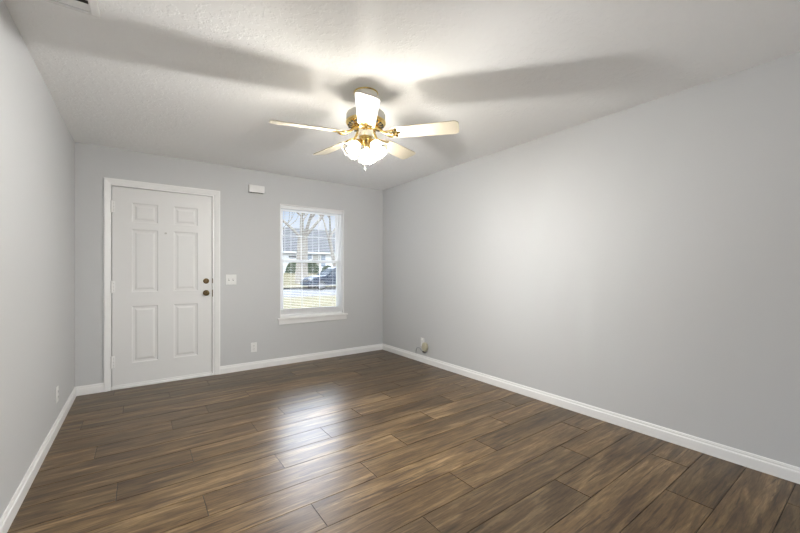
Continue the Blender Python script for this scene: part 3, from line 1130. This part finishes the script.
def house(name, label, x0, x1, y0, y1, zb, eave, ridge, wmat, rmat, wins, vents=()):
    h = thing(name, label, 'house', ((x0 + x1) / 2, (y0 + y1) / 2, zb))
    inv = Matrix.Translation(-h.location)
    def part(n, bm, mat, parent=None):
        o = link(n, bm, mat, parent or h)
        if parent is None:
            o.matrix_parent_inverse = inv
        return o
    bm = bmesh.new()
    ym = (y0 + y1) / 2
    prism(bm, [(y0, zb - 0.3), (y1, zb - 0.3), (y1, eave), (ym, ridge - 0.15), (y0, eave)], 0, x0, x1)
    z = zb + 0.2
    while z < eave - 0.1:          # lap siding
        prism(bm, [(y0 - 0.03, z), (y0 + 0.01, z), (y0 + 0.01, z + 0.17), (y0 - 0.005, z + 0.17)], 0, x0, x1)
        z += 0.18
    part('house_wall', bm, wmat)
    bm = bmesh.new()
    s = (ridge - eave) / (ym - y0)
    o = 0.25
    prism(bm, [(y0 - o, eave - o * s), (ym, ridge), (y1 + o, eave - o * s), (y1 + o, eave - o * s + 0.18), (ym, ridge + 0.18), (y0 - o, eave - o * s + 0.18)], 0, x0 - 0.4, x1 + 0.4)
    part('house_roof', bm, rmat)
    bm = bmesh.new()
    box(bm, (x0 - 0.4, y0 - o - 0.10, eave - o * s - 0.02), (x1 + 0.4, y0 - o, eave - o * s + 0.16))
    part('gutter', bm, M_siding)
    for (a, b, c, d) in wins:
        bm = bmesh.new()
        ring(bm, a, b, c, d, 0.11, y0 - 0.09, y0 + 0.02, bev=0)
        box(bm, (a + 0.1, y0 - 0.07, (c + d) / 2 - 0.03), (b - 0.1, y0 - 0.03, (c + d) / 2 + 0.03))
        f = part('house_window', bm, M_siding)
        bm = bmesh.new(); box(bm, (a + 0.1, y0 - 0.045, c + 0.1), (b - 0.1, y0 + 0.0, d - 0.1)); link('house_pane', bm, M_winpane, f)
        for sx0, sx1 in ((a - 0.55, a - 0.06), (b + 0.06, b + 0.55)):
            bm = bmesh.new(); box(bm, (sx0, y0 - 0.08, c), (sx1, y0 + 0.0, d)); part('shutter', bm, exmat_cache('blue_grey_shutter', (0.2094, 0.2475, 0.2951)))
    for (a, b, c, d) in vents:
        bm = bmesh.new(); box(bm, (a, y0 - 0.10, c), (b, y0 + 0.0, d)); part('wall_vent', bm, M_dark)
    return h
def exmat_cache(n, c):
    return bpy.data.materials.get(n) or exmat(n, c)
house('house', 'white sided house with grey shingle roof across the street, behind the shrubs', 6.5, 27.0, 40.0, 47.0, 0.95, 3.45, 6.35, M_siding, M_roof,
      [(16.75, 17.85, 1.75, 3.15), (21.5, 22.6, 1.75, 3.15), (10.2, 11.3, 1.75, 3.15)], [(14.05, 14.85, 2.72, 2.92)])
house('house', 'tan house with brown roof rising behind the white house', 12.0, 31.0, 60.0, 70.0, 1.0, 5.2, 8.6, M_tanwall, M_roof2, [])

# bare trees
def bare_tree(label, base, lean, r0, trunk_h, seed, spread=1.0, levels=5, forks=4):
    t = thing('bare_tree', label, 'tree', base, 0, 'bare winter trees across the street')
    rnd = random.Random(seed)
    bm = bmesh.new()
    top = Vector((lean, 0, trunk_h))
    tube(bm, [(0, 0, -0.3), (0, 0, 0.15), (lean * 0.3, 0, trunk_h * 0.4), (lean * 0.65, 0, trunk_h * 0.75), top], [r0 * 1.5, r0 * 1.12, r0, r0 * 0.92, r0 * 0.85], 12)
    tr = link('trunk', bm, M_bark, t, True)
    bm = bmesh.new()
    def grow(p, d, r, ln, lev):
        q = p
        path = [p]
        dd = d.copy()
        for k in range(3):
            dd = (dd + Vector((rnd.uniform(-.22, .22), rnd.uniform(-.22, .22), rnd.uniform(-.05, .16)))).normalized()
            q = q + dd * ln / 3
            path.append(q)
        tube(bm, path, [r, r * 0.86, r * 0.74, r * 0.62], 6 if lev < 3 else 4, False)
        if lev >= levels:
            return
        n = rnd.choice((2, 3, 3)) if lev < levels - 1 else 3
        for k in range(n):
            a = rnd.uniform(0, 2 * PI)
            tilt = rnd.uniform(0.25, 0.75) * spread
            u, v = frame_basis(dd)
            nd = (dd * math.cos(tilt) + (u * math.cos(a) + v * math.sin(a)) * math.sin(tilt)).normalized()
            nd.z = nd.z * 0.8 + 0.25
            src = path[-1] if k < 2 else path[2]
            grow(src, nd.normalized(), r * rnd.uniform(0.42, 0.6), ln * rnd.uniform(0.62, 0.82), lev + 1)
    for k in range(forks):
        a = 2 * PI * k / forks + rnd.uniform(-.4, .4)
        tl = rnd.uniform(0.3, 0.75) * spread
        grow(top - Vector((0, 0, 0.15)), Vector((math.cos(a) * math.sin(tl), math.sin(a) * math.sin(tl), math.cos(tl))), min(r0 * 0.5, 0.16), trunk_h * 0.7, 1)
    link('branches', bm, M_bark, t, False)
    return t
bare_tree('large bare tree with a thick pale trunk left of the parked car', (11.75, 30.0, 0.15), 0.12, 0.50, 3.9, 11, 1.0, 5, 5)
bare_tree('leaning bare tree with a thinner trunk behind the parked car', (14.6, 29.0, 0.08), -0.75, 0.17, 4.0, 5, 0.8, 5, 3)
bare_tree('slender bare tree standing at the left edge of the window view', (9.6, 33.5, 0.5), 0.15, 0.13, 3.0, 23, 1.0, 5, 4)

# shrubs against the white house
def shrub(label, c, r, seed):
    t = thing('shrub', label, 'shrub', (c[0], c[1], c[2]), 0, 'green shrubs in front of the white house')
    rnd = random.Random(seed)
    bm = bmesh.new()
    for i in range(900):
        a = rnd.uniform(0, 2 * PI)
        cz = rnd.uniform(0.0, 1)
        rr = rnd.uniform(0.7, 1.05) * (1 - cz ** 3) ** 0.5
        p = Vector((math.cos(a) * rr * r[0], math.sin(a) * rr * r[1], cz * r[2]))
        s = rnd.uniform(0.07, 0.15)
        d1 = Vector((rnd.gauss(0, 1), rnd.gauss(0, 1), rnd.gauss(0, 1))).normalized()
        u, v = frame_basis(d1)
        bm.faces.new([bm.verts.new(p + q) for q in (u * s, v * s * 0.6, -u * s, -v * s * 0.6)])
    f = link('foliage', bm, M_leaf, t)
    bm = bmesh.new()
    for k in range(5):
        a = k * 1.26
        tube(bm, [(0, 0, -0.1), (math.cos(a) * 0.15, math.sin(a) * 0.15, r[2] * 0.4), (math.cos(a) * r[0] * .5, math.sin(a) * r[1] * .5, r[2] * 0.8)], [0.04, 0.03, 0.012], 5)
    link('stem', bm, M_bark, t)
shrub('rounded green shrub left of the thick tree trunk', (13.9, 38.2, 1.0), (0.75, 0.7, 1.15), 3)
shrub('rounded green shrub behind the parked car, right of the thick trunk', (16.0, 38.2, 1.0), (0.8, 0.7, 1.2), 4)
shrub('low green shrub by the house window behind the car', (18.0, 38.3, 1.0), (0.7, 0.6, 0.8), 6)

# parked car, nose to the left
def car():
    L0 = 10.12
    t = thing('parked_car', 'dark blue car parked on the street outside the window', 'car', (L0 + 2.3, 24.0 + 0.92, GZ - 0.03))
    wy, zb = 0.92, 0.0
    X = lambda x: x - 2.3
    bm = bmesh.new()
    prof = [(0.04, 0.28), (0.0, 0.45), (0.03, 0.66), (0.16, 0.83), (0.60, 0.93), (1.25, 1.02), (2.2, 1.06), (3.4, 1.08), (4.3, 1.05), (4.55, 0.92), (4.62, 0.6), (4.55, 0.28)]
    prism(bm, [(X(x), z) for x, z in prof], 1, -wy, wy)
    es = [e for e in bm.edges if abs(abs(e.verts[0].co.y) - wy) < 1e-4 and abs(e.verts[0].co.y - e.verts[1].co.y) < 1e-4]
    bmesh.ops.bevel(bm, geom=es, offset=0.09, segments=3, affect='EDGES')
    body = link('body', bm, M_carpaint, t, True)
    # cabin tapered inwards
    bm = bmesh.new()
    lo = [(1.20, 1.00), (4.35, 1.04)]
    hi = [(2.05, 1.56), (2.5, 1.62), (3.6, 1.60), (4.1, 1.50)]
    def side(s):
        return [bm.verts.new((X(1.20), s * 0.86, 1.00)), bm.verts.new((X(4.40), s * 0.86, 1.03)),
                bm.verts.new((X(4.0), s * 0.66, 1.50)), bm.verts.new((X(3.5), s * 0.66, 1.58)), bm.verts.new((X(2.5), s * 0.66, 1.60)), bm.verts.new((X(2.02), s * 0.66, 1.53))]
    A, B = side(-1), side(1)
    bm.faces.new(A); bm.faces.new(B[::-1])
    for i in range(6):
        bm.faces.new((A[i], B[i], B[(i + 1) % 6], A[(i + 1) % 6]))
    link('cabin_glass', bm, M_carglass, t)
    bm = bmesh.new()
    prism(bm, [(X(1.98), 1.53), (X(2.5), 1.60), (X(3.5), 1.58), (X(4.02), 1.49), (X(3.9), 1.58), (X(3.3), 1.655), (X(2.5), 1.665), (X(2.15), 1.60)], 1, -0.68, 0.68)
    for s in (-1, 1):
        tube(bm, [(X(1.22), s * 0.865, 1.01), (X(2.05), s * 0.675, 1.55)], 0.035, 6)
        tube(bm, [(X(2.95), s * 0.872, 1.04), (X(2.95), s * 0.675, 1.60)], 0.035, 6)
        tube(bm, [(X(4.38), s * 0.865, 1.04), (X(3.98), s * 0.675, 1.52)], 0.05, 6)
    link('roof', bm, M_carpaint, t)
    for x in (0.86, 3.75):
        for s in (-1, 1):
            bm = bmesh.new()
            lathe(bm, [(0, -0.10), (0.24, -0.10), (0.33, -0.085), (0.345, -0.05), (0.345, 0.05), (0.33, 0.085), (0.24, 0.10), (0, 0.10)], 28, axis_mat((X(x), s * 0.84, 0.345), (0, 1, 0)))
            w = link('wheel', bm, M_tyre, t, True)
            bm = bmesh.new()
            lathe(bm, [(0, 0), (0.06, 0.01), (0.20, -0.01), (0.235, 0.01), (0.235, -0.02), (0, -0.02)], 24, axis_mat((X(x), s * 0.945, 0.345), (0, s, 0)))
            link('wheel_rim', bm, M_rim, w, True)
    for s in (-1, 1):
        bm = bmesh.new()
        box(bm, (X(0.0), min(s * 0.52, s * 0.86), 0.66), (X(0.26), max(s * 0.52, s * 0.86), 0.83), 0.03)
        link('headlamp', bm, M_lamp, t)
    bm = bmesh.new(); box(bm, (X(-0.015), -0.45, 0.56), (X(0.06), 0.45, 0.70), 0.01); link('grille', bm, M_dark, t)
    bm = bmesh.new(); box(bm, (X(-0.06), -0.85, 0.34), (X(0.10), 0.85, 0.52), 0.04); link('bumper', bm, M_carpaint, t)
    for s in (-1, 1):
        bm = bmesh.new(); box(bm, (X(1.42), min(s * 0.88, s * 1.05), 1.04), (X(1.56), max(s * 0.88, s * 1.05), 1.16), 0.02); link('side_mirror', bm, M_carpaint, t)
car()
